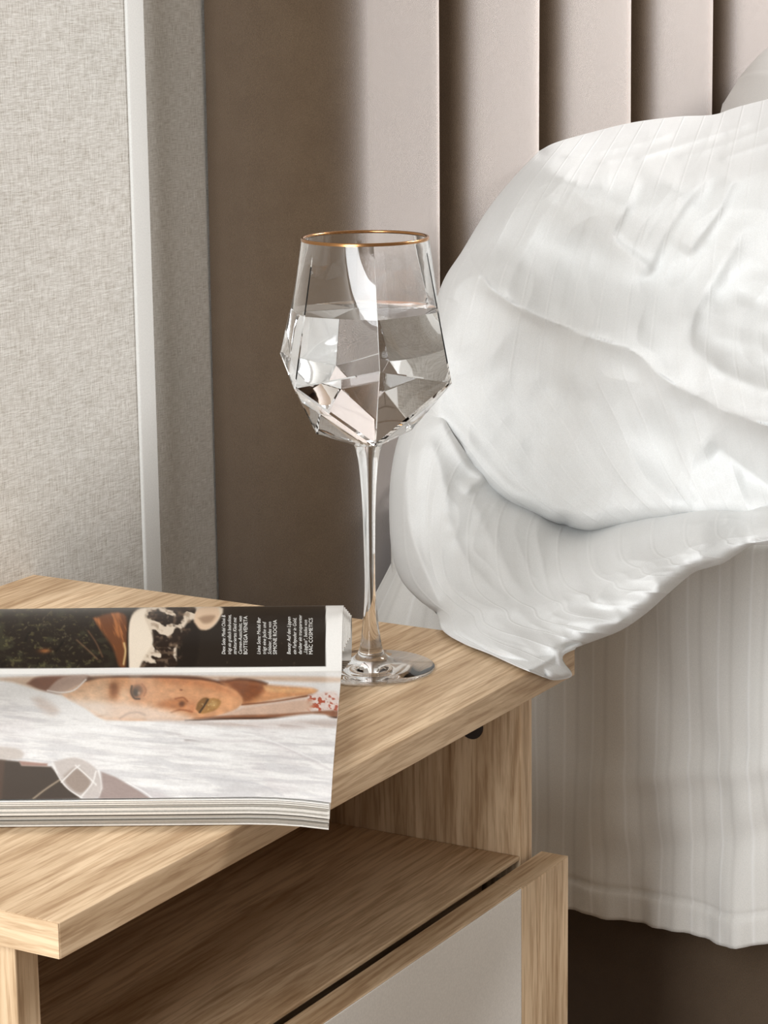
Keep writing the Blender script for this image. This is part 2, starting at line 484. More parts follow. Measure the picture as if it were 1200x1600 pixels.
# ------------------------------------------------------------------ wine glass with water
FRONT = np.array([-0.8631, -0.5051]); RIGHT = np.array([0.5051, -0.8631])
def polar(phi, r, z):
    d = FRONT*math.cos(phi)+RIGHT*math.sin(phi)
    return np.array([r*d[0], r*d[1], z+T])
PH0 = math.radians(8)
def bowl_rings(off, rim_z, up=0.0, nseg=72):
    """rim ring, zigzag belt (6 corners), lower corners (3); off shrinks inwards"""
    RH, RL, RQ, RR = 0.0482-off, 0.0459-off, 0.0287-1.15*off, 0.0321-off
    H = [polar(PH0+2*math.pi*k/3, RH, 0.1637+0.15*up) for k in range(3)]
    L = [polar(PH0+math.pi/3+2*math.pi*k/3, RL, 0.1529+0.35*up) for k in range(3)]
    Q = [polar(PH0+2*math.pi*k/3, RQ, 0.1228+up) for k in range(3)]
    belt = []
    for k in range(3): belt += [H[k], L[k]]
    per = nseg//6
    ring = []
    for s in range(6):
        a, b = belt[s], belt[(s+1) % 6]
        for j in range(per):
            ring.append(a+(b-a)*j/per)
    rim = [polar(PH0+2*math.pi*k/nseg, RR, rim_z) for k in range(nseg)]
    return np.array(rim), np.array(ring), H, L, Q
def bowl_surface(off, up, rim_z, bottom, nseg=72, rows=16):
    """verts, faces of one skin of the faceted bowl; bottom = (radius, z) of the lowest ring"""
    rim, ring, H, L, Q = bowl_rings(off, rim_z, up, nseg)
    V = []; Fc = []
    for i in range(rows+1):
        t = i/rows
        V += list(rim*(1-t)+ring*t)
    for i in range(rows):
        for k in range(nseg):
            Fc.append((i*nseg+k, (i+1)*nseg+k, (i+1)*nseg+(k+1) % nseg, i*nseg+(k+1) % nseg))
    o = rows*nseg; per = nseg//6
    q0 = len(V); V += Q
    b0 = len(V); nb = 24
    for k in range(nb):
        V.append(polar(PH0+2*math.pi*k/nb, bottom[0], bottom[1]))
    # kites: H_k, L_k, Q_k, L_(k-1); fans keep the belt points
    def belt_idx(s): return o+(s % nseg)
    for k in range(3):
        h = 2*k*per
        for j in range(-per, per):
            Fc.append((belt_idx(h+j), q0+k, belt_idx(h+j+1)))
        l = h+per
        Fc.append((belt_idx(l), q0+k, q0+(k+1) % 3))
        # underside between two lower corners and the stem
        per_b = nb//3
        for j in range(per_b):
            a, b2 = b0+(k*per_b+j) % nb, b0+(k*per_b+j+1) % nb
            if j < per_b//2: Fc.append((q0+k, a, b2))
            else: Fc.append((q0+(k+1) % 3, a, b2))
        Fc.append((q0+k, b0+(k*per_b+per_b//2) % nb, q0+(k+1) % 3))
    return V, Fc, b0, nb
glass = empty('wine_glass', (0, 0, T), 'faceted clear wine glass with gold rim standing on the nightstand', 'wine glass')
NSEG = 72
RIMZ = 0.2245
LEVEL = 0.1882
Vo, Fo, bo, nb = bowl_surface(0.0, 0.0, RIMZ, (0.0074, 0.1192), NSEG)
IN_OFF, IN_UP = 0.0013, 0.0026
in_rim, in_ring, in_H, in_L, in_Q = bowl_rings(IN_OFF, RIMZ, IN_UP, NSEG)
in_top = np.array([a+(b-a)*((LEVEL+T-a[2])/(b[2]-a[2])) for a, b in zip(in_ring, in_rim)])   # water line on the inner wall
n0 = len(Vo)
V = list(Vo); Fc = list(Fo)
for i in range(7): V += list(in_rim*(1-i/6)+in_top*(i/6))
for i in range(6):
    for k in range(NSEG):
        Fc.append((n0+i*NSEG+(k+1) % NSEG, n0+(i+1)*NSEG+(k+1) % NSEG, n0+(i+1)*NSEG+k, n0+i*NSEG+k))
for k in range(NSEG):                       # lip
    Fc.append((k, (k+1) % NSEG, n0+(k+1) % NSEG, n0+k))
def fix_glass(me, ang=9, closed=True):
    bm = bmesh.new(); bm.from_mesh(me)
    bmesh.ops.remove_doubles(bm, verts=bm.verts, dist=1e-6)
    if closed: bmesh.ops.recalc_face_normals(bm, faces=bm.faces)
    bm.to_mesh(me); bm.free()
    me.polygons.foreach_set('use_smooth', [True]*len(me.polygons))
    me.set_sharp_from_angle(angle=math.radians(ang))
me = mesh_pydata('bowl', V, Fc); fix_glass(me, closed=False)
link_mesh('bowl', me, GLASS, glass)
stem_p = [(0.0074, 0.1192), (0.0064, 0.1165), (0.0055, 0.1125), (0.0049, 0.108), (0.0042, 0.100), (0.0037, 0.092), (0.0033, 0.082),
          (0.0030, 0.068), (0.0028, 0.056), (0.0028, 0.047), (0.0031, 0.038), (0.0036, 0.031), (0.0043, 0.023), (0.0052, 0.016), (0.0058, 0.0125)]
sp = crom([(r, z, 0) for r, z in stem_p], 60)[:, :2]
me = lathe([(r, z+T) for r, z in sp], 48, 'stem')
link_mesh('stem', me, GLASS, glass)
foot_p = [(0.0058, 0.0125), (0.0066, 0.0098), (0.0082, 0.0076), (0.0105, 0.0060), (0.015, 0.0047), (0.022, 0.0033), (0.029, 0.0023), (0.0322, 0.0019),
          (0.0331, 0.0015), (0.0333, 0.0011), (0.0331, 0.0007), (0.0325, 0.0004)]
fp = np.vstack([crom([(r, z, 0) for r, z in foot_p], 60)[:, :2], [(0.028, 0.0004), (0.015, 0.0007), (0.0001, 0.0009)]])
me = lathe([(r, z+T) for r, z in fp], 72, 'foot')
link_mesh('foot', me, glass_mat('clear_glass_foot', 1.34), glass)
# gold band on the lip
gp = [(0.03235, RIMZ-0.0010), (0.03235, RIMZ+0.0002), (0.0319, RIMZ+0.0006), (0.0312, RIMZ+0.0006), (0.0306, RIMZ+0.0002), (0.0306, RIMZ-0.0007), (0.03235, RIMZ-0.0010)]
link_mesh('gold_rim', lathe([(r, z+T) for r, z in gp], 96, 'gold_rim'), GOLD, glass)

def water_mesh():
    rows = 8
    V = []; Fc = []
    for i in range(rows+1):
        t = i/rows; V += list(in_top*(1-t)+in_ring*t)
    for i in range(rows):
        for k in range(NSEG):
            Fc.append((i*NSEG+k, (i+1)*NSEG+k, (i+1)*NSEG+(k+1) % NSEG, i*NSEG+(k+1) % NSEG))
    o = rows*NSEG; per = NSEG//6
    q0 = len(V); V += in_Q; V.append(polar(0, 0, 0.1236)); bc = len(V)-1
    for k in range(3):
        h = 2*k*per
        for j in range(-per, per):
            Fc.append((o+(h+j) % NSEG, q0+k, o+(h+j+1) % NSEG))
        Fc.append((o+(h+per) % NSEG, q0+k, q0+(k+1) % 3))
        Fc.append((q0+k, bc, q0+(k+1) % 3))
    side = len(Fc)
    V.append(np.array([0, 0, LEVEL+T])); c = len(V)-1
    for k in range(NSEG): Fc.append((k, (k+1) % NSEG, c))
    me = mesh_pydata('water', V, Fc)
    me.materials.append(WATER); me.materials.append(WATER_SIDE)
    me.polygons.foreach_set('material_index', [1 if i < side else 0 for i in range(len(me.polygons))])
    fix_glass(me); return me
wt = link_mesh('water', water_mesh(), None, None, (0, 0, T+0.122))
wt['label'] = 'clear still water filling half of the faceted wine glass'; wt['category'] = 'water'

# ------------------------------------------------------------------ duvet
def coons(Tc, Lc, Bc, Rc, nu, nv):
    t = crom(Tc, nu); b = crom(Bc, nu); l = crom(Lc, nv); r = crom(Rc, nv)
    u = np.linspace(0, 1, nu)[None, :, None]; v = np.linspace(0, 1, nv)[:, None, None]
    return ((1-v)*t[None]+v*b[None]+(1-u)*l[:, None]+u*r[:, None]
            - ((1-u)*(1-v)*t[0]+u*(1-v)*t[-1]+(1-u)*v*b[0]+u*v*b[-1]))
def rbf(ctrl, P):
    c = np.array(ctrl, float); xy = c[:, :2]/300.0; n = len(c)
    def phi(d2): return 0.5*d2*np.log(np.maximum(d2, 1e-12))
    A = np.zeros((n+3, n+3))
    A[:n, :n] = phi(((xy[:, None]-xy[None])**2).sum(-1)) + 1e-4*np.eye(n)
    A[:n, n] = 1; A[:n, n+1:] = xy; A[n:, :n] = A[:n, n:].T
    w = np.linalg.solve(A, np.r_[c[:, 2], 0, 0, 0])
    q = P.reshape(-1, 2)/300.0
    out = w[n]+q @ w[n+1:]
    for i in range(n): out = out + w[i]*phi(((q-xy[i])**2).sum(-1))
    return out.reshape(P.shape[:-1])
def poly_dist(P, pts, n=None):
    """distance to a polyline, its side (+ right-hand of travel in image space) and position along it 0..1"""
    p = crom(pts, n or 8*len(pts))
    q = P.reshape(-1, 2)
    best = np.full(len(q), 1e9); side = np.zeros(len(q)); pos = np.zeros(len(q))
    for i in range(len(p)-1):
        a, b = p[i], p[i+1]; ab = b-a; L2 = (ab**2).sum()
        t = np.clip(((q-a) @ ab)/L2, 0, 1)
        d = q-(a+t[:, None]*ab)
        dd = (d**2).sum(-1)
        m = dd < best
        best[m] = dd[m]; side[m] = np.sign(ab[0]*d[m, 1]-ab[1]*d[m, 0]); pos[m] = (i+t[m])/(len(p)-1)
    s = P.shape[:-1]
    return np.sqrt(best).reshape(s), side.reshape(s), pos.reshape(s)
def ridge(P, pts, amp, w_up, w_dn, sharp=0.35, ends=0.12):
    """raised fold towards the room: steeper where the width is smaller"""
    d, s, t = poly_dist(P, pts)
    w = np.where(s > 0, w_dn, w_up)
    k = d/w
    g = np.exp(-(np.sqrt(k*k+sharp*sharp)-sharp)*1.6)
    e = smooth01(0, ends, t)*smooth01(0, ends, 1-t) if ends else 1.0
    return amp*g*e
def edge_round(P, curve, width, depth):
    d, _, _ = poly_dist(P, curve)
    t = np.clip(d/width, 0, 1)
    return depth*(1-np.sqrt(np.maximum(0, 1-(1-t)**2)))

COTTON_DUVET = cotton_mat('striped_cotton_duvet', 15.0, base=(0.75, 0.75, 0.74), line=0.09)
T1 = [(842, 236), (870, 222), (930, 205), (990, 191), (1060, 182), (1115, 179), (1160, 165), (1300, 130)]
L1 = [(842, 236), (800, 280), (760, 330), (722, 392), (692, 440), (672, 505), (655, 575), (648, 625), (672, 660), (712, 700), (748, 744), (790, 780), (840, 806), (884, 823)]
B1 = [(884, 823), (925, 829), (975, 822), (1040, 813), (1100, 811), (1170, 812), (1300, 808)]
R1 = [(1300, 130), (1300, 470), (1300, 808)]
X1 = [(842, 236, .40), (930, 205, .47), (990, 191, .50), (1115, 179, .52), (1200, 160, .54), (1300, 140, .56),
      (860, 262, .335), (940, 268, .32), (1050, 268, .325), (1150, 262, .33), (1300, 258, .34),
      (760, 330, .355), (692, 440, .295), (655, 575, .268), (648, 625, .258),
      (800, 380, .318), (900, 400, .302), (1000, 420, .296), (1100, 420, .288), (1200, 420, .275), (1300, 420, .27),
      (770, 452, .270), (830, 490, .262), (900, 520, .253), (980, 545, .243), (1050, 600, .232), (1130, 640, .220), (1210, 668, .210), (1300, 690, .205),
      (720, 560, .268), (800, 600, .272), (800, 680, .268), (900, 620, .272), (900, 720, .262), (1000, 680, .262), (1000, 750, .248), (1100, 720, .246), (1200, 745, .236), (1300, 765, .228),
      (712, 700, .250), (760, 755, .250), (884, 823, .250), (1000, 815, .232), (1100, 811, .222), (1200, 811, .214), (1300, 808, .208)]
def wr(P, u, seed, freq, px_y):
    return vnoise(u*freq+0.35*np.sin(P[..., 1]/90.0), P[..., 1]/px_y+3, seed)
nu, nv = 330, 320
G = coons(T1, L1, B1, R1, nu, nv)
uu = np.broadcast_to(np.linspace(0, 1, nu)[None], (nv, nu)); vv = np.broadcast_to(np.linspace(0, 1, nv)[:, None], (nv, nu))
X = rbf(X1, G)
crest = [(735, 398), (752, 425), (772, 452), (830, 489), (900, 518), (980, 545), (1050, 598), (1130, 640), (1215, 668), (1300, 690)]
X = X - ridge(G, crest, 0.017, 60, 20, 0.22, 0.06)
X = X - ridge(G, [(845, 268), (905, 285), (960, 268), (1005, 262), (1060, 290), (1105, 266), (1160, 272), (1240, 266)], 0.009, 14, 24, 0.7)
X = X - ridge(G, [(1150, 268), (1120, 330), (1090, 372), (1070, 400)], 0.008, 10, 22, 0.7)
X = X - ridge(G, [(1155, 338), (1140, 392), (1105, 450), (1072, 512), (1085, 552), (1140, 590), (1215, 618), (1300, 640)], 0.013, 18, 34, 0.7)
X = X - ridge(G, [(1000, 270), (975, 325), (958, 372), (1000, 408), (1022, 430)], 0.006, 9, 20, 0.7)
X = X - ridge(G, [(1110, 262), (1095, 285), (1060, 330), (1030, 380), (1005, 440)], 0.005, 10, 16, 0.7)
X = X - ridge(G, [(870, 300), (830, 370), (800, 430), (790, 470)], 0.004, 12, 22, 0.4)
X = X - ridge(G, [(930, 300), (900, 380), (880, 450), (870, 500)], 0.003, 12, 24, 0.4)
X = X + ridge(G, [(1105, 688), (1150, 722), (1215, 768), (1300, 800)], 0.012, 14, 40, 0.3)
X = X - ridge(G, [(880, 560), (930, 650), (1000, 740), (1060, 790)], 0.004, 30, 30, 0.5)
X = X - ridge(G, [(1000, 600), (1080, 690), (1120, 760)], 0.004, 24, 24, 0.5)
for a, b, c in (((870, 245), (960, 232), (1055, 208)), ((925, 256), (1020, 236), (1130, 200)), ((985, 250), (1080, 222), (1180, 190)), ((1050, 248), (1130, 226), (1230, 186)), ((1120, 250), (1180, 230), (1260, 205))):
    X = X - ridge(G, [a, b, c], 0.010, 5, 9, 0.3)
X = X - ridge(G, [(700, 470), (720, 440), (752, 428)], 0.004, 8, 14, 0.3)
# pleats running down the cloth, strongest under the crest and on the left flank
dc, sc_, _ = poly_dist(G, crest)
below = np.where(sc_ > 0, 1.0, 0.0)
pl = 0.0042*wr(G, uu, 11, 15, 260)+0.0016*wr(G, uu, 12, 34, 220)
fade = 0.35+0.65*np.exp(-dc/150)*below
X = X + pl*fade*smooth01(0, 0.05, 1-vv)
X = X + 0.0040*vnoise(G[..., 0]/70+3, G[..., 1]/80, 15)+0.0016*vnoise(G[..., 0]/26+1, G[..., 1]/30, 16)
# creases: ridged noise drawn out along the cloth, broken up by slow warps
def ridged(a, b, seed): return 1-np.abs(vnoise(a, b, seed))**0.8
gx, gy = G[..., 0], G[..., 1]
wx = 26*vnoise(gx/120+2, gy/120+5, 51); wy = 26*vnoise(gx/110+8, gy/130+1, 52)
flat = smooth01(20, 70, dc)
X = X - 0.0062*ridged((gx*0.80+gy*0.55+wx)/95, (-gx*0.5+gy*0.85+wy)/210, 53)*np.where(sc_ > 0, 0.45, 1.0)
X = X - 0.0030*ridged((gx*0.86+gy*0.5+wx)/38, (-gx*0.5+gy*0.86+wy)/95, 54)*np.where(sc_ > 0, 0.5, 1.0)
X = X - 0.0046*ridged((gx+0.25*gy+wx)/62, (gy+wy)/240, 55)*np.where(sc_ > 0, 1.0, 0.25)*smooth01(0, 0.12, 1-vv)
X = X - 0.0045*ridged((gx*0.5+gy+wy)/48, (gx+wx)/150, 56)*smooth01(560, 800, gx)*smooth01(330, 250, gy)
# crumpled patch at the right
cr = np.exp(-(((G[..., 0]-1170)/90)**2+((G[..., 1]-480)/110)**2))
X = X - cr*0.0035*(vnoise(G[..., 0]/34+G[..., 1]/60, G[..., 1]/26-G[..., 0]/70, 21))
X = X + edge_round(G, T1, 18, 0.05) + edge_round(G, L1[:8], 42, 0.055) + edge_round(G, L1[7:], 26, 0.02) + edge_round(G, B1, 34, 0.035)
def table_limit(px, py, X, gap=0.003):
    """keep the cloth in front of (or on) the nightstand top along each sight of it"""
    d = rays(px, py)
    t = (T+gap-CAM[2])/d[..., 2]; p = CAM+d*t[..., None]
    top = (p[..., 0] < XR+0.002) & (p[..., 1] > YF-gap) & (d[..., 2] < 0)
    lim = np.where(top, p[..., 0], 9.0)
    t = (YF-gap-CAM[1])/d[..., 1]; p = CAM+d*t[..., None]
    fr = (p[..., 0] < XR+0.002) & (p[..., 2] < T+gap) & (p[..., 2] > T-0.05)
    lim = np.where(fr, np.minimum(lim, p[..., 0]), lim)
    return np.minimum(X, lim)
def with_skirt(G, X, sides, back=0.05, inward=10, limit=False):
    """turn the patch edges back behind the visible surface so that the cloth has volume"""
    P = on_x(G[..., 0], G[..., 1], X)
    if 'left' in sides:
        g = G[:, :1] + (G[:, 3:4]-G[:, :1])/np.maximum(1e-6, np.linalg.norm(G[:, 3:4]-G[:, :1], axis=-1, keepdims=True))*inward
        e = on_x(g[..., 0], g[..., 1], table_limit(g[..., 0], g[..., 1], X[:, :1]+back))
        if limit: e = np.where((G[:, :1, 1:2] > 948), P[:, :1]+np.array([0.0004, 0.0, -0.0008]), e)
        P = np.concatenate([e, P], 1)
        G = np.concatenate([g, G], 1); X = np.concatenate([X[:, :1]+back, X], 1)
    if 'top' in sides:
        g = G[:1]+np.array([0, inward]); e = on_x(g[..., 0], g[..., 1], X[:1]+back); P = np.concatenate([e, P], 0)
        G = np.concatenate([g, G], 0); X = np.concatenate([X[:1]+back, X], 0)
    if 'bottom' in sides:
        g = G[-1:]-np.array([0, inward]); e = on_x(g[..., 0], g[..., 1], table_limit(g[..., 0], g[..., 1], X[-1:]+back))
        if limit: e = np.where((G[-1:, :, 0:1] < 900), P[-1:]+np.array([0.0004, 0.0, -0.0008]), e)
        P = np.concatenate([P, e], 0)
    return P
P1 = with_skirt(G, X, ('left', 'top', 'bottom'))
def pad_uv(u, v, shape):
    U = np.linspace(0, 1, shape[1])[None].repeat(shape[0], 0); W = np.linspace(0, 1, shape[0])[:, None].repeat(shape[1], 1)
    return np.stack([U, W], -1)
def run_on(P, UV, n, step, rise):
    """the cloth goes on along the bed towards the foot end"""
    cols = [P]; uvs = [UV]
    du = UV[0, -1, 0]-UV[0, -2, 0]
    for k in range(1, n+1):
        e = P[:, -1:].copy(); y = step*k
        e[..., 1] -= y
        e[..., 0] += 0.012*math.sin(y*17)+0.010*np.sin(y*31+P[:, -1:, 2]*20)
        e[..., 2] += (rise*min(y, 0.2)+0.010*math.sin(y*23))*smooth01(T-0.02, T+0.15, P[:, -1:, 2])
        u = UV[:, -1:].copy(); u[..., 0] += step*k*2.0
        cols.append(e); uvs.append(u)
    return np.concatenate(cols, 1), np.concatenate(uvs, 1)
P1, U1 = run_on(P1, pad_uv(uu, vv, P1.shape[:2]), 40, 0.013, 1.0)  # unseen part, heaped higher to keep window light off the open shelf
m1 = grid_mesh('upper', P1, U1, flip=True)

# lower roll that spills over the corner of the nightstand
T2 = [(652, 628), (684, 640), (712, 684), (745, 728), (792, 764), (842, 788), (900, 806), (960, 800), (1040, 795), (1300, 790)]
L2 = [(652, 628), (632, 660), (618, 700), (610, 748), (608, 800), (612, 860), (626, 905), (655, 938), (682, 958), (692, 984), (724, 1004), (764, 1020), (808, 1040), (848, 1056)]
B2 = [(848, 1056), (866, 1061), (889, 1057), (893, 1050), (882, 1036), (879, 1024), (890, 1016), (930, 1001), (972, 984), (1010, 958), (1046, 926), (1082, 896), (1104, 888), (1130, 880), (1152, 866), (1176, 852), (1204, 850), (1300, 836)]
R2 = [(1300, 790), (1300, 836)]
X2 = [(652, 628, .262), (618, 700, .250), (608, 780, .238), (612, 860, .212), (626, 905, .185), (655, 938, .145), (690, 965, .103),
      (700, 988, .076), (764, 1020, .050), (808, 1040, .042), (848, 1056, .044), (889, 1055, .067), (880, 1026, .064), (930, 1001, .082), (972, 984, .095),
      (1046, 926, .125), (1104, 888, .150), (1176, 852, .170), (1300, 836, .170),
      (700, 660, .252), (748, 744, .252), (790, 780, .258), (842, 806, .270), (910, 835, .275), (960, 820, .262), (1040, 812, .240), (1160, 810, .220), (1300, 800, .215),
      (650, 720, .232), (650, 800, .215), (660, 880, .180), (700, 820, .205), (740, 880, .180), (780, 830, .222), (800, 900, .175), (840, 850, .230), (860, 920, .160),
      (720, 950, .125), (780, 975, .098), (840, 990, .088), (900, 960, .102), (960, 920, .128), (1020, 880, .150), (1100, 845, .170), (1200, 830, .175),
      (900, 880, .190), (960, 860, .190), (800, 1010, .060), (850, 1030, .056)]
nu2, nv2 = 260, 190
G2 = coons(T2, L2, B2, R2, nu2, nv2)
uu2 = np.broadcast_to(np.linspace(0, 1, nu2)[None], (nv2, nu2)); vv2 = np.broadcast_to(np.linspace(0, 1, nv2)[:, None], (nv2, nu2))
Xb = rbf(X2, G2)
Xb = Xb - ridge(G2, [(684, 645), (706, 690), (730, 728), (752, 746), (738, 758), (722, 775)], 0.006, 10, 16, 0.3)
Xb = Xb - ridge(G2, [(640, 690), (634, 750), (640, 820), (660, 880), (690, 950)], 0.005, 8, 14, 0.3)
Xb = Xb - ridge(G2, [(670, 680), (690, 740), (700, 800), (690, 860)], 0.003, 12, 16, 0.4)
Xb = Xb - ridge(G2, [(735, 770), (760, 830), (790, 890), (830, 940)], 0.004, 14, 20, 0.4)
Xb = Xb - ridge(G2, [(700, 800), (720, 860), (760, 910), (800, 945)], 0.003, 10, 16, 0.4)
Xb = Xb - ridge(G2, [(684, 940), (740, 952), (830, 948), (930, 925)], 0.006, 16, 22, 0.3)
Xb = Xb - ridge(G2, [(900, 870), (960, 850), (1040, 822), (1120, 818)], 0.004, 10, 18, 0.4)
for a, b in (((760, 960), (850, 1035)), ((800, 950), (870, 1015)), ((860, 960), (884, 1010)), ((930, 930), (975, 975)), ((1000, 880), (1035, 930)), ((1075, 850), (1100, 885)), ((1140, 832), (1165, 858))):
    Xb = Xb - ridge(G2, [a, ((a[0]+b[0])/2+4, (a[1]+b[1])/2-3), b], 0.0025, 12, 14, 0.4)
hx, hy = G2[..., 0], G2[..., 1]
w2 = 22*vnoise(hx/90+2, hy/90+5, 61)
Xb = Xb - 0.0050*ridged((uu2*9+w2/60), vv2*2.2+w2/80, 62)*smooth01(0, 0.10, vv2)
Xb = Xb - 0.0026*ridged((uu2*22+w2/30), vv2*4+w2/40, 63)*smooth01(0, 0.15, vv2)
Xb = Xb + 0.0022*wr(G2, uu2, 31, 18, 120)+0.0035*vnoise(G2[..., 0]/60+7, G2[..., 1]/60, 32)+0.0010*vnoise(G2[..., 0]/22, G2[..., 1]/24, 33)
Xb = Xb + edge_round(G2, L2[:9], 46, 0.050) + edge_round(G2, L2[8:], 16, 0.010) + edge_round(G2, B2[:6], 8, 0.010) + edge_round(G2, B2[6:], 26, 0.030)
Xb = table_limit(G2[..., 0], G2[..., 1], Xb)
P2 = with_skirt(G2, Xb, ('left', 'bottom'), back=0.03, inward=9, limit=True)
P2, U2 = run_on(P2, pad_uv(uu2, vv2, P2.shape[:2]), 40, 0.013, 0.0)
m2 = grid_mesh('lower', P2, U2, flip=True)
me = join_meshes('duvet', None, [m1, m2])
me.polygons.foreach_set('use_smooth', [True]*len(me.polygons))
duvet = link_mesh('duvet', me, COTTON_DUVET, None, (0.25, -0.2, T))
duvet['label'] = 'crumpled white cotton duvet heaped on the bed, one corner spilling over the nightstand'
duvet['category'] = 'duvet'

# ------------------------------------------------------------------ pillow behind the duvet
def pillow_mesh(cx, cy, cz, a, b, h, rotx, rotz):
    n = 64
    s = np.linspace(-1, 1, n)
    U, W = np.meshgrid(s, s)
    # pillow outline with slightly pulled-in sides
    x = U*(1-0.16*W**4); y = W*(1-0.16*U**4)
    t = np.power(np.maximum(0, (1-np.abs(U)**2.6)*(1-np.abs(W)**2.6)), 0.42)
    wr_ = 0.012*vnoise(U*3+5, W*3+5, 41)+0.006*vnoise(U*8+5, W*8+5, 42)
    top = np.stack([x*a, y*b, h*t*(1+wr_*6)], -1); bot = np.stack([x*a, y*b, -0.8*h*t], -1)
    R = Matrix.Rotation(rotz, 3, 'Z') @ Matrix.Rotation(rotx, 3, 'X')
    R = np.array(R)
    ms = []
    for P, fl in ((top, False), (bot, True)):
        Q = P.reshape(-1, 3) @ R.T + np.array([cx, cy, cz])
        ms.append(grid_mesh('p', Q.reshape(n, n, 3), np.stack([(U+1)/2, (W+1)/2], -1), flip=fl))
    me = join_meshes('pillow', None, ms)
    bm = bmesh.new(); bm.from_mesh(me); bmesh.ops.remove_doubles(bm, verts=bm.verts, dist=1e-5); bm.to_mesh(me); bm.free()
    me.polygons.foreach_set('use_smooth', [True]*len(me.polygons))
    return me
pil = link_mesh('pillow', pillow_mesh(1.165, 0.02, T+0.184, 0.42, 0.17, 0.13, math.radians(25), 0.0), cotton_mat('pillow_cotton', 18, base=(0.72, 0.70, 0.67), line=0.2), None, (1.27, 0.02, T+0.1))
pil['label'] = 'white pillow against the headboard, peeking out behind the heaped duvet'
pil['category'] = 'pillow'

# ------------------------------------------------------------------ magazine
LD = np.array([0.497, -0.868, 0.0]); LD /= np.linalg.norm(LD)          # along the fold, to the right
WD = np.array([0.868, 0.497, 0.0])                                      # across, away from the viewer
MO = np.array([-0.2183, -0.1088, T])                                    # near right corner
MAG_LEN = 0.285
mag = empty('magazine', (float(MO[0]-LD[0]*0.14+WD[0]*0.1), float(MO[1]-LD[1]*0.14+WD[1]*0.1), T), 'open glossy fashion magazine folded back on itself, lying on the nightstand', 'magazine')
PROF_A = [(0.0, 0.0120), (0.03, 0.0132), (0.07, 0.0140), (0.11, 0.0140), (0.15, 0.0132), (0.18, 0.0122), (0.197, 0.0116)]
PROF_B = [(0.197, 0.0116), (0.2005, 0.0136), (0.206, 0.0184), (0.214, 0.0242), (0.224, 0.0290), (0.235, 0.0318), (0.246, 0.0322), (0.256, 0.0302), (0.2635, 0.0258), (0.266, 0.0195), (0.264, 0.0130), (0.257, 0.0078), (0.245, 0.0046), (0.225, 0.0036)]
def mag_point(w, z, l):
    """profile (w,z) swept along the fold; l = 0 at the right end, negative to the left; sags past the table edge"""
    w = np.asarray(w, float); z = np.asarray(z, float); l = np.asarray(l, float)
    P = MO + w[..., None]*WD + l[..., None]*LD
    over = np.maximum(0, YF-0.002-P[..., 1])
    zz = z - 3.0*over**2
    P = P.copy(); P[..., 2] = T+0.0008+zz
    return P
def sweep(prof, l0, l1, nl, name, thick=0.0, skew=0.0):
    p = np.asarray(prof, float); l = np.linspace(l0, l1, nl)
    W = np.broadcast_to(p[:, 0][:, None], (len(p), nl)); Z = np.broadcast_to(p[:, 1][:, None], (len(p), nl))
    return mag_point(W, Z, np.broadcast_to(l[None], (len(p), nl)) + skew*W)
def solid_strip(prof, l0, l1, nl, th, skew=0.0):
    """closed sheet of thickness th below the profile"""
    p = np.asarray(prof, float)
    t = np.gradient(p, axis=0); t /= np.linalg.norm(t, axis=1, keepdims=True)
    nrm = np.c_[-t[:, 1], t[:, 0]]
    loop = np.vstack([p, (p-nrm*th)[::-1], p[:1]])
    l = np.linspace(l0, l1, nl)
    n = len(loop)-1
    V = []; Fc = []
    for j in range(nl):
        q = mag_point(loop[:-1, 0], loop[:-1, 1], l[j]+skew*loop[:-1, 0]); V += list(q)
    for j in range(nl-1):
        for i in range(n):
            Fc.append((j*n+i, j*n+(i+1) % n, (j+1)*n+(i+1) % n, (j+1)*n+i))
    Fc.append(tuple(range(n))[::-1]); Fc.append(tuple((nl-1)*n+i for i in range(n)))
    return mesh_pydata('page', V, Fc)
PAPER = plain_mat('page_paper', (0.66, 0.62, 0.56), 0.6, grain=0.05)
PAPER_D = plain_mat('page_paper_tinted', (0.36, 0.32, 0.27), 0.6)
PAPER_W = plain_mat('page_paper_white', (0.80, 0.78, 0.74), 0.45)
# pages of the block, uneven along the near edge
NP_ = 13
zc = 0.0115
pw = random.Random(3)
for k in range(NP_):
    th = 0.0117/NP_
    z1 = 0.0114-k*th
    e = pw.uniform(-0.0012, 0.0006) if k else 0.0
    pr = [(e, z1-0.0002), (0.03, z1+0.0010*(1-k/NP_)), (0.07, z1+0.0016*(1-k/NP_)), (0.12, z1+0.0016*(1-k/NP_)), (0.16, z1+0.0008*(1-k/NP_)), (0.194, z1-0.0004)]
    gap = pw.uniform(0.45, 0.95)
    me = solid_strip(crom([(a, b, 0) for a, b in pr], 12)[:, :2], -MAG_LEN, -0.0004-0.0008*pw.random()-(0.0005*k/NP_), 26, th*gap)
    link_mesh('page', me, pw.choice([PAPER, PAPER, PAPER_W, PAPER_D]), mag)
# pages that wrap round the fold under the printed page
pb = crom([(a, b, 0) for a, b in PROF_B], 40)[:, :2]
tb = np.gradient(pb, axis=0); tb /= np.linalg.norm(tb, axis=1, keepdims=True); nb_ = np.c_[-tb[:, 1], tb[:, 0]]
for k in range(1, 6):
    q = pb - nb_*0.0010*k
    q = q[3+k:]
    me = solid_strip(q, -MAG_LEN, 0.0008*k, 10, 0.0005)
    me.polygons.foreach_set('use_smooth', [False]*len(me.polygons))
    link_mesh('page', me, PAPER_W, mag)

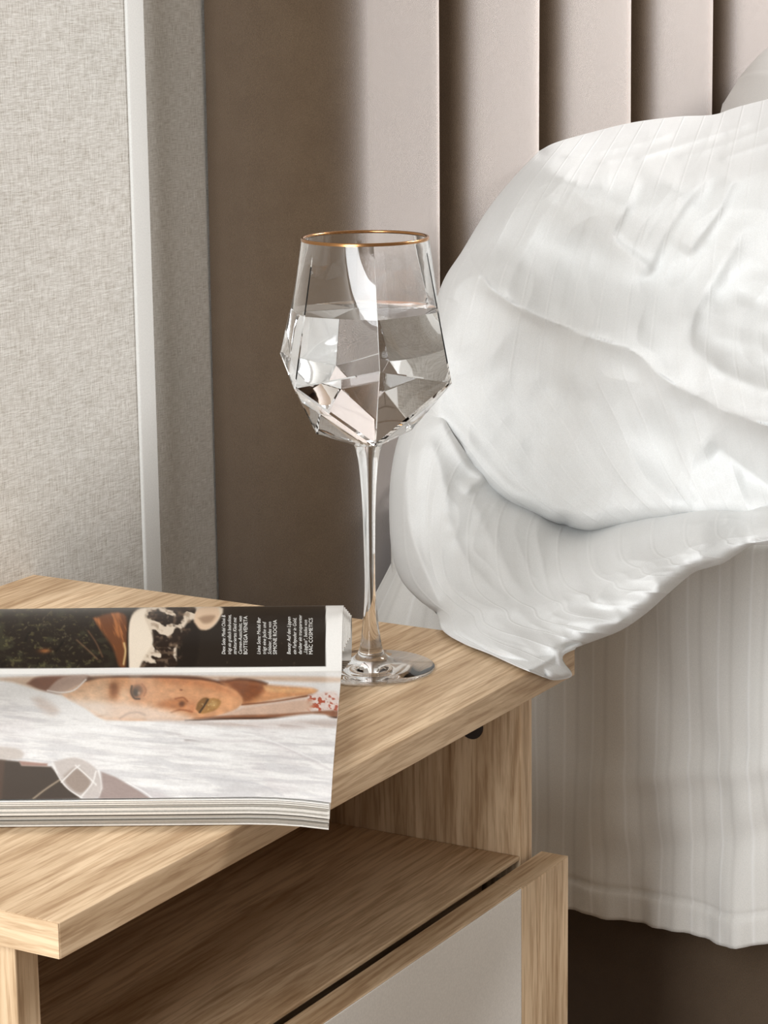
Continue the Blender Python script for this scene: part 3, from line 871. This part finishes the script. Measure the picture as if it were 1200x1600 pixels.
# printed pages: flat print kept as a colour attribute on the page itself
def sd_poly(px, py, pts, smooth=True):
    """signed distance to a closed outline (negative inside)"""
    p = np.array(pts, float)
    if smooth: p = crom(list(pts)+[pts[0]], 6*len(pts))[:-1]
    lo, hi = p.min(0)-30, p.max(0)+30
    near = ((px > lo[0]) & (px < hi[0]) & (py > lo[1]) & (py < hi[1])).reshape(-1)
    full = np.full(px.size, 1e3)
    q = np.stack([px.reshape(-1)[near], py.reshape(-1)[near]], -1)
    best = np.full(len(q), 1e9); ins = np.zeros(len(q), bool)
    for i in range(len(p)):
        a, b = p[i], p[(i+1) % len(p)]; ab = b-a
        t = np.clip(((q-a) @ ab)/max(1e-9, (ab**2).sum()), 0, 1)
        best = np.minimum(best, ((q-a-t[:, None]*ab)**2).sum(-1))
        c = (a[1] > q[:, 1]) != (b[1] > q[:, 1])
        with np.errstate(divide='ignore', invalid='ignore'):
            xx = a[0]+(q[:, 1]-a[1])*(b[0]-a[0])/(b[1]-a[1]+1e-12)
        ins ^= c & (q[:, 0] < xx)
    d = np.sqrt(best); d[ins] *= -1
    full[near] = d
    return full.reshape(px.shape)
def sd_line(px, py, pts):
    p = np.array(pts, float); lo, hi = p.min(0)-14, p.max(0)+14
    near = (px > lo[0]) & (px < hi[0]) & (py > lo[1]) & (py < hi[1])
    full = np.full(px.shape, 1e3)
    if near.any():
        full[near] = poly_dist(np.stack([px[near], py[near]], -1), pts, 6*len(pts))[0]
    return full
class Canvas:
    def __init__(s, px, py, base):
        s.x, s.y = px, py; s.c = np.empty(px.shape+(3,)); s.c[:] = base
    def put(s, mask, colr):
        m = np.clip(mask, 0, 1)[..., None]; s.c = s.c*(1-m)+np.asarray(colr, float)*m
    def poly(s, pts, colr, soft=1.0, alpha=1.0, smooth=True, tex=None):
        soft = soft*1.7
        m = smooth01(soft, -soft, sd_poly(s.x, s.y, pts, smooth))*alpha
        s.put(m if tex is None else m*tex, colr)
    def blob(s, cx, cy, rx, ry, colr, alpha=1.0, hard=1.0, ang=0.0):
        ca, sa = math.cos(ang), math.sin(ang); dx, dy = s.x-cx, s.y-cy
        k = ((dx*ca+dy*sa)/rx)**2+((-dx*sa+dy*ca)/ry)**2
        s.put(alpha*np.exp(-k**hard), colr)
    def line(s, pts, w, colr, alpha=1.0):
        s.put(alpha*np.exp(-(sd_line(s.x, s.y, pts)/w)**2), colr)
    def noise(s, fx, fy, seed, ang=0.0):
        ca, sa = math.cos(ang), math.sin(ang)
        a = (s.x*ca+s.y*sa); b = (-s.x*sa+s.y*ca)
        return 0.5+0.5*(0.6*vnoise(a/fx+9, b/fy+9, seed)+0.28*vnoise(a/fx*2.1+3, b/fy*2.1+5, seed+1)+0.12*vnoise(a/fx*4.3+1, b/fy*4.3+2, seed+2))

def paint_dark_page(px, py):
    """page curling over the fold: dark garden picture, pale blouse, caption panel"""
    k = Canvas(px, py, (228, 225, 220))
    pic = smooth01(0.6, -0.6, np.maximum(np.maximum(px-509, py-1041.5+0.006*(px-509)), -1e9))
    f = Canvas(px, py, (36, 28, 21))
    n = f.noise(16, 10, 101); n2 = f.noise(5, 4, 105); n3 = f.noise(9, 22, 109, 0.5)
    f.put(smooth01(0.5, 0.75, n)*smooth01(230, 120, px), (52, 48, 34))
    f.put(smooth01(0.62, 0.80, n2)*smooth01(200, 140, px)*0.55, (98, 92, 58))
    f.put(smooth01(0.66, 0.82, n3)*smooth01(180, 130, px)*0.7, (20, 15, 10))
    f.put(smooth01(0.68, 0.84, f.noise(4, 7, 113, 0.8))*smooth01(150, 110, px)*smooth01(0, 40, px)*0.5, (120, 112, 84))
    f.blob(70, 1017, 9, 3.5, (150, 92, 52), 0.8)
    # auburn hair
    hair = f.noise(4, 26, 121, -0.35)
    f.poly([(146, 966), (172, 958), (196, 962), (198, 1000), (196, 1043), (186, 1040), (176, 1012), (158, 985)], (104, 62, 36), 2)
    f.poly([(146, 966), (172, 958), (196, 962), (198, 1000), (196, 1043), (186, 1040), (176, 1012), (158, 985)], (176, 112, 66), 2, 0.8, tex=smooth01(0.5, 0.8, hair))
    f.line([(193, 1038), (196, 1018), (194, 1005)], 1.6, (206, 176, 124), 0.9)
    f.line([(120, 1000), (140, 1018), (152, 1030)], 1.6, (120, 92, 66), 0.6)
    f.line([(138, 986), (150, 1004), (160, 1026)], 1.5, (112, 80, 56), 0.6)
    # pale collar
    blouse = [(202, 1046), (201, 1000), (203, 970), (212, 954), (236, 948), (340, 946), (342, 968), (322, 984), (300, 968), (282, 990), (276, 1012), (268, 1046)]
    f.poly([(200, 1046), (200, 1000), (203, 968), (214, 952), (300, 948), (300, 1046)], (30, 22, 16), 2)
    f.poly(blouse, (206, 190, 170), 1.5)
    b1 = f.noise(16, 13, 131, 0.5); b2 = f.noise(7, 6, 135)
    f.poly([(226, 960), (240, 946), (300, 946), (306, 975), (284, 1000), (276, 1046), (216, 1046), (226, 1030), (238, 1004), (236, 980)], (38, 26, 18), 2, 1, tex=smooth01(0.47, 0.58, b1))
    f.poly([(226, 960), (240, 946), (300, 946), (306, 975), (284, 1000), (276, 1046), (216, 1046), (238, 1004)], (132, 110, 90), 3, 0.6, tex=smooth01(0.5, 0.8, b2))
    f.poly([(202, 1046), (202, 985), (208, 962), (228, 950), (226, 964), (236, 990), (238, 1006), (224, 1028), (216, 1046)], (221, 207, 188), 1.2)
    f.poly([(303, 972), (306, 956), (318, 948), (338, 948), (343, 962), (330, 980), (314, 984)], (206, 178, 150), 1.5)
    f.poly([(310, 966), (320, 962), (336, 962), (330, 972), (318, 974)], (120, 92, 70), 2, 0.6)
    f.put(smooth01(0.80, 0.9, f.noise(5, 5, 141))*smooth01(280, 340, px)*0.5, (96, 82, 66))
    m = pic[..., None]*smooth01(948, 952, py+0.008*(px))[..., None]
    k.c = k.c*(1-m)+f.c*m
    return k.c/255.0

def paint_face_page(px, py):
    """portrait lying on its side: veiled face with gilded lips"""
    f = Canvas(px, py, (226, 223, 220))
    streak = f.noise(70, 7, 201, 0.10); fine = f.noise(26, 3.2, 205, 0.06); big = f.noise(60, 30, 209, 0.3)
    veil = (238, 236, 234)
    # warm shadow strip above the face and hair
    f.poly([(-40, 1062), (20, 1058), (60, 1057), (140, 1056), (300, 1056), (520, 1058), (520, 1066), (300, 1062), (100, 1075), (60, 1084), (-40, 1066)], (206, 180, 158), 2)
    f.poly([(42, 1068), (60, 1058), (110, 1056), (140, 1057), (128, 1072), (100, 1084), (68, 1080)], (122, 82, 64), 2)
    f.poly([(135, 1058), (200, 1056), (300, 1057), (345, 1064), (380, 1060), (420, 1070), (380, 1092), (300, 1072), (140, 1068)], (70, 40, 26), 2)
    # neck and shoulder
    f.poly([(345, 1066), (380, 1064), (420, 1070), (490, 1076), (488, 1086), (440, 1092), (382, 1102), (372, 1090)], (204, 146, 102), 2.5)
    f.poly([(345, 1062), (380, 1064), (412, 1070), (408, 1084), (384, 1098), (374, 1088), (360, 1074)], (120, 66, 36), 4, 0.9)
    f.poly([(412, 1072), (450, 1076), (490, 1077), (488, 1081), (450, 1082), (418, 1080)], (226, 178, 128), 2, 0.8)
    f.line([(378, 1101), (430, 1096), (488, 1086)], 1.6, (104, 54, 28), 0.8)
    # face
    face = [(96, 1084), (118, 1072), (140, 1064), (170, 1059), (230, 1059), (290, 1061), (330, 1065), (362, 1076), (378, 1090), (376, 1102), (362, 1112), (330, 1121), (290, 1127), (230, 1127), (190, 1126), (150, 1122), (120, 1106)]
    f.poly(face, (214, 158, 116), 1.5)
    f.poly([(96, 1084), (140, 1066), (168, 1064), (170, 1100), (165, 1124), (130, 1112)], (232, 196, 164), 10, 0.85)
    f.blob(195, 1086, 12, 14, (238, 206, 176), 0.75); f.blob(250, 1082, 28, 12, (222, 168, 128), 0.6)
    f.poly([(240, 1059), (300, 1061), (340, 1068), (376, 1090), (360, 1086), (320, 1074), (260, 1066)], (186, 116, 74), 5, 0.65)
    f.blob(352, 1096, 20, 12, (228, 168, 122), 0.8)
    # brow, eye
    f.blob(178, 1080, 8, 13, (146, 90, 54), 0.85, 1.4, 0.15); f.blob(176, 1072, 6, 6, (120, 72, 44), 0.5)
    f.blob(215, 1079, 12, 13, (176, 112, 74), 0.8, 1.2)
    f.blob(214, 1080, 8.5, 10.5, (88, 54, 34), 0.85, 1.8, 0.3); f.blob(212, 1082, 4.5, 6, (38, 26, 20), 0.95, 1.6); f.blob(217, 1083, 2.4, 3, (190, 168, 148), 0.7)
    f.line([(206, 1072), (205, 1082), (210, 1091), (218, 1092)], 1.5, (52, 32, 22), 0.9)
    f.line([(222, 1069), (228, 1078), (225, 1087)], 1.6, (150, 92, 58), 0.6)
    # nose
    f.poly([(238, 1104), (258, 1095), (282, 1091), (293, 1095), (291, 1104), (282, 1108), (262, 1108)], (178, 112, 66), 3, 0.8)
    f.blob(284, 1100, 5, 4.6, (96, 54, 30), 0.9, 1.5); f.line([(274, 1092), (286, 1090), (293, 1096)], 1.4, (150, 86, 50), 0.8)
    f.line([(268, 1113), (282, 1109), (300, 1112)], 1.8, (150, 86, 46), 0.8); f.blob(300, 1105, 8, 10, (196, 122, 80), 0.6)
    f.blob(283, 1078, 2, 1.6, (126, 72, 46), 0.8)
    # second eye, half under the veil
    f.line([(188, 1122), (200, 1115), (216, 1113), (226, 1117)], 2.0, (140, 86, 54), 0.8); f.line([(150, 1120), (168, 1116)], 2.0, (176, 126, 90), 0.6)
    # gilded lips
    f.poly([(306, 1108), (309, 1098), (317, 1091), (325, 1091), (321, 1101), (313, 1114)], (128, 90, 46), 1.0, 0.95)
    f.poly([(325, 1092), (336, 1091), (345, 1096), (341, 1106), (330, 1112), (314, 1115), (320, 1104)], (164, 120, 66), 1.2, 0.95)
    f.blob(334, 1100, 6, 5, (206, 172, 118), 0.7)
    f.put(smooth01(0.62, 0.8, f.noise(2.2, 2.2, 221))*smooth01(18, 10, np.hypot(px-328, (py-1102)*1.6))*0.6, (226, 204, 156))
    f.line([(312, 1113), (319, 1103), (325, 1093)], 1.5, (52, 34, 18), 0.95)
    # dress flowers, dark seam under the face
    f.poly([(482, 1086), (500, 1082), (526, 1082), (526, 1110), (500, 1112), (480, 1108)], (222, 206, 198), 2)
    fl_ = f.noise(5, 4, 231)
    f.poly([(482, 1086), (500, 1084), (526, 1088), (526, 1118), (488, 1116), (480, 1104)], (178, 78, 52), 2, 0.95, tex=smooth01(0.48, 0.62, fl_))
    f.poly([(380, 1104), (440, 1096), (484, 1092), (482, 1112), (420, 1120), (340, 1122)], (206, 172, 150), 3, 0.9)
    f.poly([(300, 1122), (360, 1118), (430, 1116), (526, 1110), (526, 1121), (430, 1123), (360, 1124)], (132, 82, 54), 1.5, 0.9)
    f.line([(290, 1126), (360, 1123), (440, 1122), (526, 1121)], 1.8, (66, 38, 24), 0.95)
    # veil over everything below
    f.poly([(-40, 1062), (8, 1064), (34, 1070), (60, 1078), (96, 1088), (140, 1110), (165, 1127), (230, 1127), (300, 1127), (400, 1125), (526, 1125), (526, 1260), (-40, 1260)], veil, 2.0)
    f.poly([(230, 1124), (320, 1128), (420, 1128), (526, 1125), (526, 1136), (430, 1137), (320, 1133)], (190, 172, 162), 3, 0.8)
    f.poly([(96, 1088), (130, 1094), (200, 1098), (255, 1108), (300, 1124), (220, 1126), (165, 1124), (130, 1108)], veil, 5, 0.55)
    f.poly([(74, 1078), (88, 1064), (104, 1057), (136, 1056), (128, 1070), (112, 1082), (92, 1085)], (214, 196, 184), 1.5, 0.6)
    f.line([(74, 1079), (96, 1082), (116, 1078), (134, 1062)], 1.3, (244, 238, 232), 0.8)
    f.poly([(50, 1092), (64, 1090), (84, 1102), (92, 1112), (80, 1117), (62, 1108)], (196, 176, 164), 4, 0.65)
    low = smooth01(1118, 1140, py+0.30*np.maximum(0, 150-px)) 
    f.put(low*smooth01(0.50, 0.30, streak)*0.50, (198, 196, 198))
    f.put(low*smooth01(0.52, 0.36, fine)*0.24, (186, 182, 182))
    f.put(low*smooth01(0.56, 0.76, streak)*0.6, (248, 247, 246))
    f.put(low*smooth01(0.55, 0.80, big)*0.22, (206, 196, 198))
    f.put(smooth01(0.6, 0.74, f.noise(30, 5, 241, 0.08))*np.exp(-((px-290)/60)**2-((py-1153)/5)**2), (158, 148, 146))
    f.line([(280, 1150), (350, 1158), (420, 1160), (480, 1185), (520, 1205)], 2.2, (206, 200, 200), 0.5)
    f.line([(300, 1137), (400, 1150), (500, 1190)], 1.5, (250, 249, 248), 0.5)
    f.line([(330, 1215), (400, 1225), (440, 1242)], 2.0, (200, 198, 200), 0.6)
    # lower left: dark floor seen past the veil
    f.poly([(-40, 1163), (28, 1170), (30, 1186), (-40, 1182)], (190, 178, 168), 2, 0.7)
    f.poly([(-40, 1186), (0, 1187), (30, 1190), (34, 1196), (80, 1198), (92, 1212), (100, 1226), (128, 1248), (-40, 1252)], (52, 38, 28), 1.6, smooth=False)
    f.poly([(-40, 1186), (8, 1188), (2, 1252), (-40, 1252)], (96, 66, 50), 2, 0.5, smooth=False)
    f.poly([(30, 1189), (74, 1193), (74, 1197), (34, 1196)], (150, 108, 94), 1.2, 0.8, smooth=False)
    f.line([(52, 1248), (70, 1234), (94, 1218)], 1.6, (176, 160, 138), 0.8)
    f.poly([(84, 1190), (120, 1184), (152, 1204), (159, 1236), (150, 1247), (128, 1246), (102, 1226), (90, 1206)], (196, 186, 180), 1.5, 0.9)
    f.poly([(100, 1212), (120, 1200), (142, 1222), (126, 1240), (104, 1226)], (142, 124, 112), 2.5, 0.8)
    for ln in ([(82, 1192), (92, 1214), (106, 1232), (128, 1247)], [(96, 1222), (114, 1204), (124, 1196)], [(118, 1196), (136, 1212), (150, 1226)], [(126, 1246), (144, 1224), (150, 1205)], [(154, 1204), (159, 1226), (156, 1244)]):
        f.line(ln, 1.4, (240, 236, 232), 0.85)
    f.poly([(158, 1206), (180, 1214), (208, 1230), (238, 1248), (154, 1248), (160, 1232)], (152, 132, 126), 1.5, 0.9, smooth=False)
    f.poly([(200, 1224), (240, 1236), (276, 1248), (236, 1248)], (206, 200, 200), 1.5, 0.8, smooth=False)
    f.line([(198, 1222), (226, 1238), (240, 1249)], 1.3, (245, 243, 242), 0.8)
    # mottling of the photograph itself
    mott = 0.90+0.20*f.noise(9, 6, 301)
    warm = smooth01(30, 70, f.c[..., 0]-f.c[..., 2])
    f.c = f.c*(1-warm[..., None]*(1-mott[..., None]*np.array([1.0, 0.99, 0.97])))
    f.c = f.c*(0.965+0.07*f.noise(2.6, 2.2, 305))[..., None]
    # white margin next to the fold
    f.put(smooth01(1054.5, 1051.5, py+0.004*px), (224, 221, 216))
    return f.c/255.0

PRINT = new_mat('glossy_print')
def print_mat():
    m, nt, b = new_mat('glossy_print')
    a = nt.nodes.new('ShaderNodeAttribute'); a.attribute_name = 'print'
    n = N(nt, 'ShaderNodeTexNoise', Scale=2500.0, Detail=2.0)
    nt.links.new(coords(nt, (1, 1, 1)), n.inputs['Vector'])
    r = ramp(nt, [(0.3, (0.90, 0.90, 0.90)), (0.7, (1, 1, 1))]); nt.links.new(n.outputs['Fac'], r.inputs['Fac'])
    c = mixc(nt, 1.0, a.outputs['Color'], r.outputs['Color'], 'MULTIPLY')
    nt.links.new(c, b.inputs['Base Color'])
    b.inputs['Roughness'].default_value = 0.28; b.inputs['Specular IOR Level'].default_value = 0.25
    return m
bpy.data.materials.remove(PRINT[0]); PRINT = print_mat()
def printed_page(prof, ncol, painter, parent):
    p = np.asarray(prof, float)
    l = np.r_[np.linspace(-MAG_LEN, -0.215, 16)[:-1], np.linspace(-0.215, 0.0, ncol)]
    W = np.broadcast_to(p[:, 0][:, None], (len(p), len(l))); Z = np.broadcast_to(p[:, 1][:, None], (len(p), len(l)))
    P = mag_point(W, Z, np.broadcast_to(l[None], W.shape))
    px, py = proj(P)
    c = painter(px, py)
    lin = np.where(c <= 0.04045, c/12.92, ((c+0.055)/1.055)**2.4)
    me = grid_mesh('page', P, flip=True)
    at = me.color_attributes.new('print', 'FLOAT_COLOR', 'POINT')
    at.data.foreach_set('color', np.concatenate([lin, np.ones(lin.shape[:-1]+(1,))], -1).reshape(-1).astype(np.float32))
    o = link_mesh('page', me, PRINT, parent)
    return o
pa = crom([(a, b, 0) for a, b in PROF_A], 330)[:, :2]
face_page = printed_page(pa, 480, paint_face_page, mag)
face_page['label'] = 'portrait of a veiled face with gold lips printed sideways'
pbf = crom([(a, b, 0) for a, b in PROF_B], 260)[:, :2]
dark_page = printed_page(pbf, 480, paint_dark_page, mag)
dark_page['label'] = 'dark page with white captions curling over the fold'

# captions: lines of type lying on the curling page, reading away from the viewer
seg = np.r_[0, np.cumsum(np.linalg.norm(np.diff(pbf, axis=0), axis=1))]
nvis = 200
grid_l = np.linspace(-0.16, 0.0, 60)
def on_dark_page(px, py, lift=0.00012):
    """page position (l, s) that lies at the given print position"""
    l = np.full(px.shape, -0.05)
    for _ in range(5):
        # s from py at the current l
        P = mag_point(np.broadcast_to(pbf[:150, 0], (1, 150)), np.broadcast_to(pbf[:150, 1], (1, 150)), np.full((1, 150), float(l.mean())))
        _, yy = proj(P[0])
        s = np.interp(-py, -yy, seg[:150])
        w = np.interp(s, seg, pbf[:, 0]); z = np.interp(s, seg, pbf[:, 1])
        X0, _ = proj(mag_point(w, z, l)); X1_, _ = proj(mag_point(w, z, l+1e-4))
        l = l+(px-X0)/((X1_-X0)/1e-4)
    return mag_point(w, z+lift, l)
INK = plain_mat('white_ink', (0.80, 0.78, 0.74), 0.5)
lines = [(352, 62, 'Diese Seite: Model Chloé B.', 1), (361, 62, 'trägt ein grafisch bedrucktes,', 1), (369.5, 58, 'strukturiertes Kleid mit', 1), (378, 60, 'Carmen-Ausschnitt, von', 1), (386.5, 60, 'BOTTEGA VENETA', 0),
         (407, 58, 'Linke Seite: Model Bar', 1), (415.5, 51, 'trägt eine Jacke und', 1), (424, 51, 'Schleier, beides von', 1), (432.5, 54, 'SIMONE ROCHA', 0),
         (454, 59, 'Beauty: Auf den Lippen', 1), (463, 57, 'ein Farbpuder in Gold,', 1), (471.5, 62, 'darüber ein transparenter', 1), (480, 54, '„Lipglass“, beides von', 1), (488.5, 57, 'MAC COSMETICS', 0)]
tv = []; tf = []
dg = None
for bx, ln, txt, ital in lines:
    cu = bpy.data.curves.new('caption', 'FONT'); cu.body = txt; cu.size = 1.0; cu.resolution_u = 2; cu.offset = -0.003
    cu.shear = 0.25 if ital else 0.0
    ob = bpy.data.objects.new('caption', cu); col.objects.link(ob)
    bpy.context.view_layer.update()
    me = bpy.data.meshes.new_from_object(ob.evaluated_get(bpy.context.evaluated_depsgraph_get()))
    bpy.data.objects.remove(ob); bpy.data.curves.remove(cu)
    v = np.empty(len(me.vertices)*3); me.vertices.foreach_get('co', v); v = v.reshape(-1, 3)
    wmax = v[:, 0].max()
    hh = 8.0 if ital else 8.6
    X_ = bx - v[:, 1]*hh; Y_ = 1023.0 - v[:, 0]/wmax*ln
    o0 = len(tv)
    tv += list(on_dark_page(X_, Y_))
    tf += [tuple(o0+i for i in pl.vertices) for pl in me.polygons]
    bpy.data.meshes.remove(me)
me = mesh_pydata('caption_text', tv, tf)
ct = link_mesh('caption_text', me, INK, dark_page)
ct['label'] = 'white sideways caption text'
